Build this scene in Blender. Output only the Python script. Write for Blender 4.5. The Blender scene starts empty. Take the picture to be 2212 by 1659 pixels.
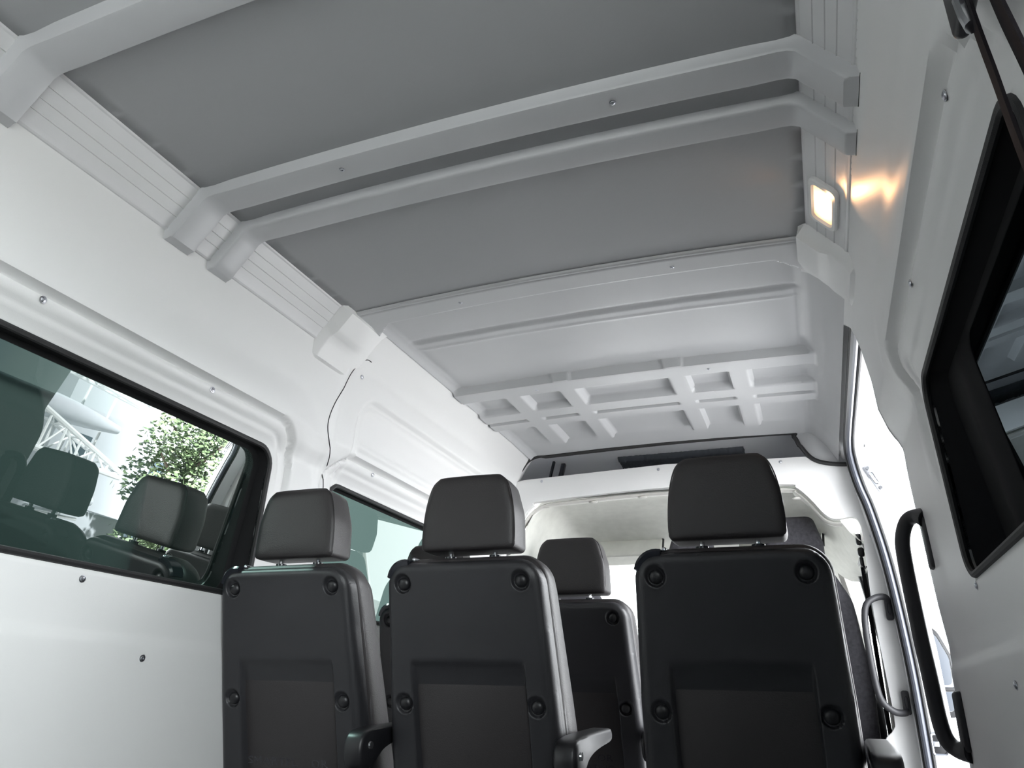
import bpy, bmesh, math, random
from mathutils import Vector, Matrix
from mathutils.geometry import delaunay_2d_cdt
random.seed(4)
S = bpy.context.scene
COL = S.collection

# ------------------------------------------------------------------ camera
CAM = Vector((.58, 0, .85))
cd = bpy.data.cameras.new('camera'); cam = bpy.data.objects.new('camera', cd); COL.objects.link(cam)
cd.sensor_width = 36; cd.sensor_fit = 'HORIZONTAL'; cd.lens = 36 * 1629.72 / 2212
cd.clip_start = .02; cd.clip_end = 300
R = ((0.93278695, -0.11628437, -0.34115459), (0.35942374, 0.37072142, 0.85637621), (0.02689014, -0.92143561, 0.38759946))
m = Matrix(((R[0][0], -R[0][1], -R[0][2]), (R[1][0], -R[1][1], -R[1][2]), (R[2][0], -R[2][1], -R[2][2]))).to_4x4()
m.translation = CAM
cam.matrix_world = m
S.camera = cam

# ------------------------------------------------------------------ view and sky
S.view_settings.view_transform = 'Standard'
S.view_settings.look = 'None'
S.view_settings.gamma = 1
S.view_settings.exposure = 0.78
S.view_settings.use_curve_mapping = False
S.cycles.max_bounces = 12; S.cycles.diffuse_bounces = 8; S.cycles.glossy_bounces = 5; S.cycles.transparent_max_bounces = 12
S.cycles.use_denoising = True
S.cycles.caustics_reflective = False; S.cycles.caustics_refractive = False
S.cycles.sample_clamp_indirect = 8

W = bpy.data.worlds.new('sky'); S.world = W; W.use_nodes = True
nt = W.node_tree; nt.nodes.clear()
def N(t, **kw):
    n = nt.nodes.new(t)
    for k, v in kw.items():
        if k in n.inputs: n.inputs[k].default_value = v
        else: setattr(n, k, v)
    return n
L = lambda a, b: nt.links.new(a, b)
out = N('ShaderNodeOutputWorld'); bg = N('ShaderNodeBackground')
tc = N('ShaderNodeTexCoord')
noi = N('ShaderNodeTexNoise', **{'Scale': 2.6, 'Detail': 7.0, 'Roughness': .55, 'Distortion': .3})
cr = N('ShaderNodeValToRGB'); cr.color_ramp.elements[0].position = .46; cr.color_ramp.elements[1].position = .60
cr.color_ramp.elements[0].color = (.33, .56, .86, 1); cr.color_ramp.elements[1].color = (.92, .95, 1.0, 1)
L(tc.outputs['Generated'], noi.inputs['Vector']); L(noi.outputs['Fac'], cr.inputs['Fac'])
def lobe(d, lo, hi, strength):
    q = N('ShaderNodeVectorMath', operation='DOT_PRODUCT'); q.inputs[1].default_value = d
    L(tc.outputs['Generated'], q.inputs[0])
    r = N('ShaderNodeMapRange', interpolation_type='SMOOTHSTEP')
    r.inputs['From Min'].default_value = lo; r.inputs['From Max'].default_value = hi
    r.inputs['To Min'].default_value = 0; r.inputs['To Max'].default_value = strength
    L(q.outputs['Value'], r.inputs['Value'])
    return q, r
dot, la = lobe((.88, .45, .15), .25, .95, 9.0)          # bright haze in front to the right
_, lb = lobe((.75, -.65, .12), .78, .99, 12.0)           # unseen glow added behind to the right, lights the left wall
_, lc_ = lobe((-.45, .88, .12), .72, .97, 2.6)          # hazy sky ahead
ad = N('ShaderNodeMath', operation='ADD'); L(la.outputs['Result'], ad.inputs[0]); L(lb.outputs['Result'], ad.inputs[1])
ad2 = N('ShaderNodeMath', operation='ADD'); L(ad.outputs[0], ad2.inputs[0]); L(lc_.outputs['Result'], ad2.inputs[1]); ad = ad2
mr = N('ShaderNodeMath', operation='ADD'); L(ad.outputs[0], mr.inputs[0]); mr.inputs[1].default_value = .38
mix = N('ShaderNodeMix', data_type='RGBA'); mix.inputs[7].default_value = (.94, .97, 1.0, 1)
wm = N('ShaderNodeMath', operation='MULTIPLY_ADD', use_clamp=True); wm.inputs[1].default_value = .8; wm.inputs[2].default_value = -.36; L(mr.outputs[0], wm.inputs[0]); L(wm.outputs[0], mix.inputs[0]); L(cr.outputs['Color'], mix.inputs[6])
L(mix.outputs[2], bg.inputs['Color']); L(mr.outputs[0], bg.inputs['Strength']); L(bg.outputs['Background'], out.inputs['Surface'])
W.cycles.sampling_method = 'MANUAL'; W.cycles.sample_map_resolution = 512

sun = bpy.data.lights.new('sun', 'SUN'); sun.energy = 30; sun.angle = math.radians(1.5); sun.color = (.98, .99, 1)
so = bpy.data.objects.new('sun', sun); COL.objects.link(so); so.rotation_euler = Vector((.66, .10, -.74)).to_track_quat('-Z', 'Y').to_euler(); so.location = (0, -6, 9)
def portal(name, loc, rot, sx, sy):
    l = bpy.data.lights.new(name, 'AREA'); l.shape = 'RECTANGLE'; l.size = sx; l.size_y = sy
    l.cycles.is_portal = True
    o = bpy.data.objects.new(name, l); o.location = loc; o.rotation_euler = rot; COL.objects.link(o)
P2 = math.pi / 2
portal('door_opening_portal', (.99, 2.66, .95), (0, P2, 0), 1.9, 1.25)      # -Z axis points to -X
portal('windscreen_portal', (0, 4.95, 1.25), (-P2, 0, 0), 1.6, 1.0)
portal('added_window_portal', (1.02, -.25, 1.35), (0, P2, 0), .75, 1.3)
portal('rear_opening_portal', (0, -1.25, 1.35), (P2, 0, 0), 1.36, .58)
portal('cab_door_portal', (1.02, 4.05, 1.3), (0, P2, 0), .6, .8)

# ------------------------------------------------------------------ materials
def mat(name, col, rough=.5, metal=0, bump=0, bscale=400, spec=.5, var=0, vscale=6, coat=0):
    m = bpy.data.materials.new(name); m.use_nodes = True
    t = m.node_tree; b = t.nodes['Principled BSDF']
    b.inputs['Base Color'].default_value = (*col, 1); b.inputs['Roughness'].default_value = rough
    b.inputs['Metallic'].default_value = metal; b.inputs['Specular IOR Level'].default_value = spec
    if coat: b.inputs['Coat Weight'].default_value = coat
    tcn = t.nodes.new('ShaderNodeTexCoord')
    if bump:
        n = t.nodes.new('ShaderNodeTexNoise'); n.inputs['Scale'].default_value = bscale; n.inputs['Detail'].default_value = 3
        bp = t.nodes.new('ShaderNodeBump'); bp.inputs['Strength'].default_value = bump; bp.inputs['Distance'].default_value = .001
        t.links.new(tcn.outputs['Object'], n.inputs['Vector']); t.links.new(n.outputs['Fac'], bp.inputs['Height']); t.links.new(bp.outputs['Normal'], b.inputs['Normal'])
    if var:
        n = t.nodes.new('ShaderNodeTexNoise'); n.inputs['Scale'].default_value = vscale; n.inputs['Detail'].default_value = 4
        r = t.nodes.new('ShaderNodeValToRGB')
        r.color_ramp.elements[0].position = .3; r.color_ramp.elements[1].position = .7
        r.color_ramp.elements[0].color = (*[c * (1 - var) for c in col], 1); r.color_ramp.elements[1].color = (*[min(1, c * (1 + var)) for c in col], 1)
        t.links.new(tcn.outputs['Object'], n.inputs['Vector']); t.links.new(n.outputs['Fac'], r.inputs['Fac']); t.links.new(r.outputs['Color'], b.inputs['Base Color'])
    return m
M = dict(
    panel=mat('light_grey_plastic', (.70, .70, .695), .42, bump=.12, bscale=500),
    cove=mat('cove_plastic', (.60, .60, .605), .38, bump=.08, bscale=500),
    liner=mat('front_liner_plastic', (.485, .49, .498), .4, bump=.08, bscale=500),
    ceil=mat('grey_roof_panel', (.32, .325, .33), .5, bump=.25, bscale=60),
    bow=mat('bow_plastic', (.45, .455, .465), .33, bump=.06, bscale=500),
    shell=mat('black_shell_plastic', (.022, .022, .025), .40, bump=.35, bscale=700, var=.15, vscale=4),
    rear=mat('dark_rear_trim', (.16, .16, .165), .6),
    emboss=mat('emboss_glint_plastic', (.040, .040, .046), .22),  # lettering lightened so its edge glints sit in the colour
    leather=mat('black_leatherette', (.030, .027, .028), .46, bump=.5, bscale=350),
    fabric=mat('grey_seat_fabric', (.030, .029, .034), .95, bump=.6, bscale=300, var=.3, vscale=70),
    black=mat('black_plastic', (.010, .010, .012), .4, bump=.1),
    matte=mat('matt_black', (.004, .004, .005), .9),
    gloss=mat('shiny_black_plastic', (.02, .022, .028), .18),
    rubber=mat('black_rubber', (.014, .014, .015), .6, bump=.6, bscale=500),
    seal=mat('door_seal_rubber', (.05, .055, .07), .38),
    handle=mat('soft_black_handle', (.018, .018, .021), .55, bump=.3, bscale=500),
    mirror=mat('mirror_glass', (.50, .52, .55), .02, metal=1),
    chrome=mat('chrome', (.75, .76, .78), .12, metal=1),
    steel=mat('zinc_steel', (.55, .56, .6), .3, metal=1),
    white=mat('white_paint', (.82, .83, .84), .25, coat=.5),
    headliner=mat('cab_headliner', (.62, .62, .58), .85, bump=.5, bscale=250, var=.05, vscale=20),
    cabtrim=mat('cab_trim', (.54, .53, .50), .5),
    foam=mat('black_foam', (.055, .062, .072), .55, bump=1, bscale=80),
    inner=mat('compartment_plastic', (.70, .705, .72), .5),
    floor=mat('grey_vinyl_floor', (.09, .09, .095), .6, bump=.2, var=.1, vscale=90),
    dash=mat('dark_dashboard', (.03, .03, .032), .6),
    webbing=mat('belt_webbing', (.010, .008, .010), .8, bump=.6, bscale=900, spec=.15),
    concrete=mat('concrete', (.46, .455, .45), .9, bump=.5, bscale=20, var=.1, vscale=2),
    leaf=mat('leaf', (.085, .125, .055), .6, var=.4, vscale=3),
    bark=mat('bark', (.12, .09, .07), .9),
    render_wall=mat('white_render', (.50, .52, .56), .8),
    tile=mat('brown_tile', (.17, .09, .07), .7),
    dkvan=mat('dark_green_paint', (.012, .03, .026), .3, coat=.5),
    darkpane=mat('dark_pane', (.05, .07, .09), .08),
)
# warm lamp lens
m = bpy.data.materials.new('lit_lens'); m.use_nodes = True; t = m.node_tree; b = t.nodes['Principled BSDF']
b.inputs['Base Color'].default_value = (.9, .8, .6, 1); b.inputs['Roughness'].default_value = .3
tcn = t.nodes.new('ShaderNodeTexCoord'); g = t.nodes.new('ShaderNodeTexGradient'); g.gradient_type = 'SPHERICAL'
mp = t.nodes.new('ShaderNodeMapping'); mp.inputs['Location'].default_value = (0, 0, 0); mp.inputs['Scale'].default_value = (22, 14, 22)
r = t.nodes.new('ShaderNodeValToRGB'); r.color_ramp.elements[0].color = (1.0, .45, .17, 1); r.color_ramp.elements[1].color = (1, .85, .6, 1)
mrl = t.nodes.new('ShaderNodeMapRange'); mrl.inputs['To Min'].default_value = .70; mrl.inputs['To Max'].default_value = 3.2
t.links.new(tcn.outputs['Object'], mp.inputs['Vector']); t.links.new(mp.outputs['Vector'], g.inputs['Vector'])
t.links.new(g.outputs['Fac'], r.inputs['Fac']); t.links.new(r.outputs['Color'], b.inputs['Emission Color'])
t.links.new(g.outputs['Fac'], mrl.inputs['Value']); t.links.new(mrl.outputs['Result'], b.inputs['Emission Strength'])
M['lens'] = m
def glassmat(name, tint, refl, gc=(.60, .64, .62)):
    m = bpy.data.materials.new(name); m.use_nodes = True; t = m.node_tree; t.nodes.clear()
    o = t.nodes.new('ShaderNodeOutputMaterial'); mx = t.nodes.new('ShaderNodeMixShader')
    tr = t.nodes.new('ShaderNodeBsdfTransparent'); tr.inputs['Color'].default_value = (*tint, 1)
    gl = t.nodes.new('ShaderNodeBsdfGlossy'); gl.inputs['Roughness'].default_value = 0
    gl.inputs['Color'].default_value = (*gc, 1)
    fr = t.nodes.new('ShaderNodeFresnel'); fr.inputs['IOR'].default_value = 1.5
    mm = t.nodes.new('ShaderNodeMath'); mm.operation = 'MULTIPLY_ADD'; mm.inputs[1].default_value = .9; mm.inputs[2].default_value = refl
    t.links.new(fr.outputs[0], mm.inputs[0]); t.links.new(mm.outputs[0], mx.inputs[0])
    t.links.new(tr.outputs[0], mx.inputs[1]); t.links.new(gl.outputs[0], mx.inputs[2]); t.links.new(mx.outputs[0], o.inputs[0])
    M[name] = m
glassmat('tinted_glass', (.034, .052, .047), .014)
glassmat('dark_glass', (.012, .016, .017), .0, (.16, .19, .21))
glassmat('clear_glass', (.92, .95, .93), .02)

# ------------------------------------------------------------------ helpers
def link(name, bm, m, parent=None, smooth=True, angle=35):
    me = bpy.data.meshes.new(name)
    bmesh.ops.recalc_face_normals(bm, faces=bm.faces)
    bm.to_mesh(me); bm.free()
    me.materials.append(M[m])
    if smooth:
        me.polygons.foreach_set('use_smooth', [True] * len(me.polygons))
        me.set_sharp_from_angle(angle=math.radians(angle))
    o = bpy.data.objects.new(name, me); COL.objects.link(o)
    if parent: o.parent = parent
    return o
def tag(o, label=None, cat=None, group=None, kind=None):
    if label: o['label'] = label
    if cat: o['category'] = cat
    if group: o['group'] = group
    if kind: o['kind'] = kind
    return o
def struct(name, bm, m, label, parent=None, **k):
    o = link(name, bm, m, parent, **k)
    if parent is None: tag(o, label, None, None, 'structure'); o['category'] = name.split('_')[0]
    return o
def thing(name, label, cat, loc=(0, 0, 0), rz=0, group=None):
    o = bpy.data.objects.new(name, None); COL.objects.link(o); o.location = loc; o.rotation_euler = (0, 0, rz)
    o.empty_display_size = .1
    return tag(o, label, cat, group)
def dup(root, loc, label=None, skip=()):
    r = root.copy(); COL.objects.link(r); r.location = loc
    if label: r['label'] = label
    for ch in list(root.children):
        if ch.name.split('.')[0] in skip: continue
        c = ch.copy(); COL.objects.link(c); c.parent = r
        for g in ch.children:
            d = g.copy(); COL.objects.link(d); d.parent = c
    return r
def solid(o, th, off=1):
    md = o.modifiers.new('thickness', 'SOLIDIFY'); md.thickness = th; md.offset = off; md.use_even_offset = False
    return o
def box(bm, c, s, bev=0, seg=3, rot=None):
    r = bmesh.ops.create_cube(bm, size=1)
    vs = r['verts']
    bmesh.ops.scale(bm, vec=s, verts=vs)
    if bev:
        es = list({e for v in vs for e in v.link_edges})
        rr = bmesh.ops.bevel(bm, geom=es, offset=bev, segments=seg, profile=.5, affect='EDGES', clamp_overlap=True)
        vs = list({v for f in rr['faces'] for v in f.verts} | {v for v in vs if v.is_valid})
    if rot is not None: bmesh.ops.rotate(bm, cent=(0, 0, 0), matrix=rot, verts=vs)
    bmesh.ops.translate(bm, vec=c, verts=vs)
    return vs
def bx(c, s, bev=0, seg=3, rot=None):
    bm = bmesh.new(); box(bm, c, s, bev, seg, rot); return bm
def tube(bm, pts, rad, n=10, squash=None, closed=False):
    pts = [Vector(p) for p in pts]; rings = []
    up = Vector((0, 0, 1)); prev = None
    cnt = len(pts)
    for i, p in enumerate(pts):
        if closed: d = pts[(i + 1) % cnt] - pts[i - 1]
        else: d = (pts[min(i + 1, cnt - 1)] - pts[max(i - 1, 0)])
        d.normalize()
        if prev is None:
            a = d.cross(up)
            if a.length < .2: a = d.cross(Vector((1, 0, 0)))
        else: a = prev - d * prev.dot(d)
        a.normalize(); prev = a; b = d.cross(a)
        r = rad(i / (cnt - 1)) if callable(rad) else rad
        sa, sb = squash or (1, 1)
        rings.append([bm.verts.new(p + a * math.cos(t) * r * sa + b * math.sin(t) * r * sb) for t in [2 * math.pi * k / n for k in range(n)]])
    for i in range(cnt if closed else cnt - 1):
        A, B = rings[i], rings[(i + 1) % cnt]
        for k in range(n): bm.faces.new((A[k], A[(k + 1) % n], B[(k + 1) % n], B[k]))
    if not closed: bm.faces.new(rings[0]); bm.faces.new(rings[-1][::-1])
def smoothpts(pts, n=6, closed=False):
    P = [Vector(p) for p in pts]; o = []
    c = len(P); rng = range(c if closed else c - 1)
    for i in rng:
        g = (lambda k: P[k % c]) if closed else (lambda k: P[max(0, min(c - 1, k))])
        a, b, d, e = g(i - 1), g(i), g(i + 1), g(i + 2)
        for k in range(n):
            t = k / n
            o.append(.5 * ((2 * b) + (d - a) * t + (2 * a - 5 * b + 4 * d - e) * t * t + (3 * b - a - 3 * d + e) * t ** 3))
    if not closed: o.append(P[-1])
    return o
def rpoly(pts, radii, seg=6):
    """rounded polygon, 2D"""
    o = []; n = len(pts)
    for i, p in enumerate(pts):
        r = radii[i] if isinstance(radii, (list, tuple)) else radii
        p = Vector(p); a = Vector(pts[i - 1]) - p; b = Vector(pts[(i + 1) % n]) - p
        if r <= 0: o.append(p); continue
        an, bn = a.normalized(), b.normalized()
        ang = an.angle(bn); tl = min(r / math.tan(ang / 2), a.length * .49, b.length * .49)
        rr = tl * math.tan(ang / 2)
        A = p + an * tl; c = p + (an + bn).normalized() * (rr / math.sin(ang / 2))
        B = p + bn * tl
        va, vb = A - c, B - c
        tot = va.angle_signed(vb)
        for k in range(seg + 1):
            th = -tot * k / seg
            o.append(c + Vector((va.x * math.cos(th) - va.y * math.sin(th), va.x * math.sin(th) + va.y * math.cos(th))))
    return o
def rrect(x0, x1, y0, y1, r, seg=6): return rpoly([(x0, y0), (x1, y0), (x1, y1), (x0, y1)], r, seg)
def inpoly(x, y, P):
    c = False; n = len(P); j = n - 1
    for i in range(n):
        xi, yi = P[i]; xj, yj = P[j]
        if (yi > y) != (yj > y) and x < (xj - xi) * (y - yi) / (yj - yi) + xi: c = not c
        j = i
    return c
def segd(x, y, P):
    best = 1e9; n = len(P)
    for i in range(n):
        ax, ay = P[i - 1]; bx_, by = P[i]
        dx, dy = bx_ - ax, by - ay; l = dx * dx + dy * dy
        t = 0 if l == 0 else max(0, min(1, ((x - ax) * dx + (y - ay) * dy) / l))
        d = math.hypot(x - ax - dx * t, y - ay - dy * t)
        if d < best: best = d
    return best
def densify(P, step):
    o = []
    for i in range(len(P)):
        a = Vector(P[i - 1]); b = Vector(P[i]); k = max(1, int((b - a).length / step))
        for j in range(k): o.append(a + (b - a) * j / k)
    return o
def cdt(outer, holes, us, vs, f, bm=None, step=.02, margin=.35):
    """mesh of the plane region outer minus holes, sampled on the lines us x vs, mapped by f(u, v) -> xyz"""
    bm = bm or bmesh.new()
    loops = [densify([(p[0], p[1]) for p in P], step) for P in [outer] + holes]
    lp = [[(p[0], p[1]) for p in P] for P in loops]
    V = []; E = []
    for P in loops:
        s = len(V); V += [Vector(p) for p in P]; E += [(s + i, s + (i + 1) % len(P)) for i in range(len(P))]
    mg = margin * min(min(abs(us[i + 1] - us[i]) for i in range(len(us) - 1)), min(abs(vs[i + 1] - vs[i]) for i in range(len(vs) - 1)))
    bbs = [(min(p[0] for p in P), max(p[0] for p in P), min(p[1] for p in P), max(p[1] for p in P)) for P in lp]
    for u in us:
        for v in vs:
            ok = bbs[0][0] < u < bbs[0][1] and bbs[0][2] < v < bbs[0][3] and inpoly(u, v, lp[0])
            if ok:
                for h, bb in zip(lp[1:], bbs[1:]):
                    if bb[0] <= u <= bb[1] and bb[2] <= v <= bb[3] and inpoly(u, v, h): ok = False; break
            if ok: V.append(Vector((u, v)))
    vo, eo, fo, *_ = delaunay_2d_cdt(V, E, [], 0, 1e-5)
    bv = [bm.verts.new(f(p.x, p.y)) for p in vo]
    for t in fo:
        cx = sum(vo[i].x for i in t) / 3; cy = sum(vo[i].y for i in t) / 3
        if inpoly(cx, cy, lp[0]) and not any(inpoly(cx, cy, h) for h in lp[1:]):
            try: bm.faces.new([bv[i] for i in t])
            except ValueError: pass
    for v in bv:
        if not v.link_faces: bm.verts.remove(v)
    return bm
def arange(a, b, s):
    n = max(1, int(round((b - a) / s))); return [a + (b - a) * i / n for i in range(n + 1)]
def interp(z, T):
    if z <= T[0][0]: return T[0][1]
    for (a, x), (b, y) in zip(T, T[1:]):
        if z <= b: return x + (y - x) * (z - a) / (b - a)
    return T[-1][1]
def ss(x, a, b):
    t = max(0, min(1, (x - a) / (b - a))); return t * t * (3 - 2 * t)
def gauss(x, s): return math.exp(-(x / s) ** 2)
def sdrr(x, y, x0, x1, y0, y1, r):
    """signed distance to rounded rectangle"""
    qx = abs(x - (x0 + x1) / 2) - (x1 - x0) / 2 + r; qy = abs(y - (y0 + y1) / 2) - (y1 - y0) / 2 + r
    return math.hypot(max(qx, 0), max(qy, 0)) + min(max(qx, qy), 0) - r
def loft(bm, rings, cap=True):
    R_ = [[bm.verts.new(p) for p in r] for r in rings]; n = len(R_[0])
    for A, B in zip(R_, R_[1:]):
        for k in range(n): bm.faces.new((A[k], A[(k + 1) % n], B[(k + 1) % n], B[k]))
    if cap: bm.faces.new(R_[0]); bm.faces.new(R_[-1][::-1])
def screw(p, n, parent, r=.005, name='screw'):
    """pan head screw with a cross recess, sunk flush in its panel"""
    bm = bmesh.new(); n = Vector(n).normalized(); q = n.to_track_quat('Z', 'Y').to_matrix().to_4x4()
    prof = [(r * 1.35, 0), (r * 1.35, .0006), (r, .0008), (r * .93, .0022), (r * .6, .0031), (r * .3, .0034), (r * .25, .0016), (.0001, .0014)]
    rings = [[Vector((a * math.cos(t), a * math.sin(t), h)) for t in [2 * math.pi * k / 14 for k in range(14)]] for a, h in prof]
    loft(bm, rings, False)
    bmesh.ops.transform(bm, matrix=Matrix.Translation(p) @ q, verts=bm.verts)
    o = link(name, bm, 'steel', parent); o['label'] = 'small zinc screw head'
    return o

# ------------------------------------------------------------------ wall shape
WALL = [(-.1, .88), (0, .88), (1.0, .875), (1.10, .868), (1.50, .8535), (1.515, .851), (1.53, .842), (1.555, .822), (1.60, .798), (1.72, .775), (1.855, .749), (1.90, .712)]
FRONTW = [(-.1, .88), (0, .88), (1.0, .875), (1.10, .868), (1.50, .8535), (1.515, .851), (1.53, .842), (1.555, .822), (1.60, .798), (1.79, .762), (1.86, .742), (1.93, .704), (1.975, .674), (2.0, .655), (2.05, .655)]
Z0 = 1.094; Z1 = 1.51
def wallx(y, z, wins, front):
    a = interp(z, WALL); b = interp(z, FRONTW); x = a + (b - a) * ss(y, 1.80, 1.92)
    for w in wins:
        d = sdrr(y, z, w[0], w[1], Z0, Z1, .055)
        up = ss(z, 1.25, 1.45)
        if d < .2:
            k = up
            x += .005 * gauss(d - .043, .006) * k
            x -= .011 * ss(d, .078, .088) * (1 - ss(d, .11, .2)) * k
            x += .010 * ss(d, .066, .078) * (1 - ss(d, .078, .088)) * k
    x -= .006 * ss(.965 - z, 0, .02)                   # belt line swell
    return x
WL = [(.60, 1.715), (2.035, 3.12)]
WR = [(.80, 1.715)]
WQ = (-.92, .40, 1.0, 1.74)
def left_surface(y, z):
    x = wallx(y, z, WL, True)
    if y > 1.95:                                        # recessed front panel and its two beads
        d = sdrr(y, z, 2.02, 3.6, .2, 1.80, .09)
        x += .016 * ss(-d, 0, .018) - .005 * gauss(d + .035, .010)
        k = ss(y, 2.03, 2.08)
        x -= .008 * gauss(z - 1.628, .012) * k
    # vertical swage between the two bodies
    x -= .006 * gauss(y - 1.915 + .10 * (z - 1.6), .014) * ss(z, 1.3, 1.5)
    return (-x, y, z)
def right_surface(y, z):
    return (wallx(y, z, WR, False), y, z)

zs = arange(0, .9, .1) + arange(.93, 1.05, .01) + [1.075] + arange(1.10, 1.5, .05)[:-1] + arange(1.46, 1.92, .006)
ysL = arange(-1.2, .45, .1) + arange(.5, 1.62, .02) + arange(1.64, 2.2, .008) + arange(2.23, 3.45, .03)
winL1 = rrect(WL[0][0], WL[0][1], Z0, Z1, .055); winL2 = rrect(WL[1][0], WL[1][1], Z0, 1.50, .055)
zsF = [z for z in zs if z < 1.90] + arange(1.91, 1.998, .008)
outer = [(-1.2, 0), (3.45, 0), (3.45, 1.998), (1.85, 1.998), (1.80, 1.86), (-1.2, 1.86)]
def lsurf(y, z):
    return left_surface(y, z)
bm = cdt([Vector(p) for p in outer], [winL1, winL2], ysL, zsF, lsurf, step=.02)
wall_left = struct('wall_left', bm, 'panel', 'light grey moulded plastic side wall with swage lines around the windows', angle=50)
solid(wall_left, .012, 1 if False else 1)

# right wall with the sliding door opening
winR = rrect(WR[0][0], WR[0][1], Z0, Z1, .055)
edgeR = [(-1.2, 0), (2.20, 0), (2.21, .8), (2.22, 1.10), (2.235, 1.33), (2.235, 1.45), (2.20, 1.53), (2.12, 1.60), (2.05, 1.66), (2.02, 1.74), (2.03, 1.81), (2.10, 1.858), (2.10, 1.86), (-1.2, 1.86)]
ysR = arange(-1.2, .6, .1) + arange(.64, 1.62, .02) + arange(1.64, 2.22, .01)
winQ = rrect(*WQ, .06)
bm = cdt([Vector(p) for p in edgeR], [winR, winQ], ysR, zs, right_surface, step=.02)
wall_right = struct('wall_right', bm, 'panel', 'light grey moulded plastic side wall behind the open side door', angle=50)
solid(wall_right, .012, 1)
for w in (wall_left, wall_right):
    # make the thickness grow outwards whatever way the normals ended
    me = w.data; f = me.polygons[len(me.polygons) // 2]
    out_x = -1 if w is wall_left else 1
    s = sum(p.normal.x for p in me.polygons)
    w.modifiers[0].offset = 1 if s * out_x > 0 else -1
# reveal of the door opening (flange turning outwards) and window reveals
def reveal(path, surf, depth, m, parent, name='reveal', closed=False, th=0):
    bm = bmesh.new(); P = densify(path, .02) if closed else path
    A = [bm.verts.new(Vector(surf(p[0], p[1]))) for p in P]
    B = [bm.verts.new(Vector(surf(p[0], p[1])) + Vector(depth)) for p in P]
    n = len(P)
    for i in range(n if closed else n - 1): bm.faces.new((A[i], A[(i + 1) % n], B[(i + 1) % n], B[i]))
    return link(name, bm, m, parent)
rv = smoothpts([(p[0], p[1], 0) for p in edgeR[1:12]], 5)
flange = reveal([(p.x, p.y) for p in rv], right_surface, (.10, .015, 0), 'panel', wall_right, 'door_flange'); solid(flange, .01)

# ------------------------------------------------------------------ windows
def gx(z): return .893 + (1.49 - z) * .135         # glass plane leans inwards at the top
def window(name, label, side, y0, y1, z0, z1, frit, gasket_path, surf, dx):
    root = thing(name, label, 'window', (side * gx((z0 + z1) / 2), (y0 + y1) / 2, (z0 + z1) / 2))
    root['kind'] = 'structure'
    inv = Vector(root.location)
    o0, o1 = y0 - .03, y1 + .03
    c = [(o0, z0 - .03), (o1, z0 - .03), (o1, z1 + .03), (o0, z1 + .03)]
    f = lambda y, z: Vector((side * (gx(z) + dx), y, z)) - inv
    inner = rrect(y0 + frit[0], y1 - frit[1], z0 + frit[2], z1 - frit[3], .045)
    bm = bmesh.new()
    vs = [bm.verts.new(f(*p)) for p in inner]; bm.faces.new(vs)
    g = link('glass_pane', bm, 'tinted_glass' if side < 0 else 'dark_glass', root, smooth=False)
    g['label'] = 'dark tinted glass'
    bm = cdt([Vector(p) for p in c], [inner], [y0 - .01, y1 + .01], [z0 - .01, z1 + .01], lambda y, z: f(y, z), step=.03)
    b = link('black_border', bm, 'matte', root); solid(b, .004, 0)
    # rubber edge trim on the panel and the black reveal behind it
    gp = [(p[0], p[1]) for p in densify(gasket_path, .015)]
    bm = bmesh.new(); tube(bm, [Vector(surf(*p)) - inv for p in gp], .0075, 8, closed=True)
    k = link('rubber_edging', bm, 'rubber', root); k['label'] = 'ribbed black edge trim'
    bm = bmesh.new(); A = [bm.verts.new(Vector(surf(*p)) - inv) for p in gp]
    B = [bm.verts.new(Vector((side * (gx(p[1]) + dx), p[0], p[1])) - inv) for p in gp]; n = len(gp)
    for i in range(n): bm.faces.new((A[i], A[(i + 1) % n], B[(i + 1) % n], B[i]))
    link('reveal', bm, 'matte', root)
    return root
window('window_1', 'long dark tinted side window on the left wall beside the rear row of seats', -1, WL[0][0], WL[0][1], Z0, Z1, (.02, .02, .008, .012), winL1, left_surface, 0)
window('window_2', 'tinted side window on the left wall further forward, between the two left seats', -1, WL[1][0], WL[1][1], Z0, 1.50, (.015, .015, .008, .012), winL2, left_surface, 0)
window('window_3', 'black framed side window on the right wall behind the door opening', 1, WR[0][0], WR[0][1], Z0, Z1, (.03, .235, .012, .016), winR, right_surface, .008)

bm = bmesh.new(); bm.faces.new([bm.verts.new((.955 - (p.y - 1.3) * .13, p.x, p.y)) for p in rrect(WQ[0] - .02, WQ[1] + .02, WQ[2] - .02, WQ[3] + .02, .06)])  # unseen opening added to throw daylight on the left wall
tag(link('window_5', bm, 'clear_glass'), 'unseen window added on the right wall behind the camera to light the left wall', 'window', kind='structure')
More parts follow.
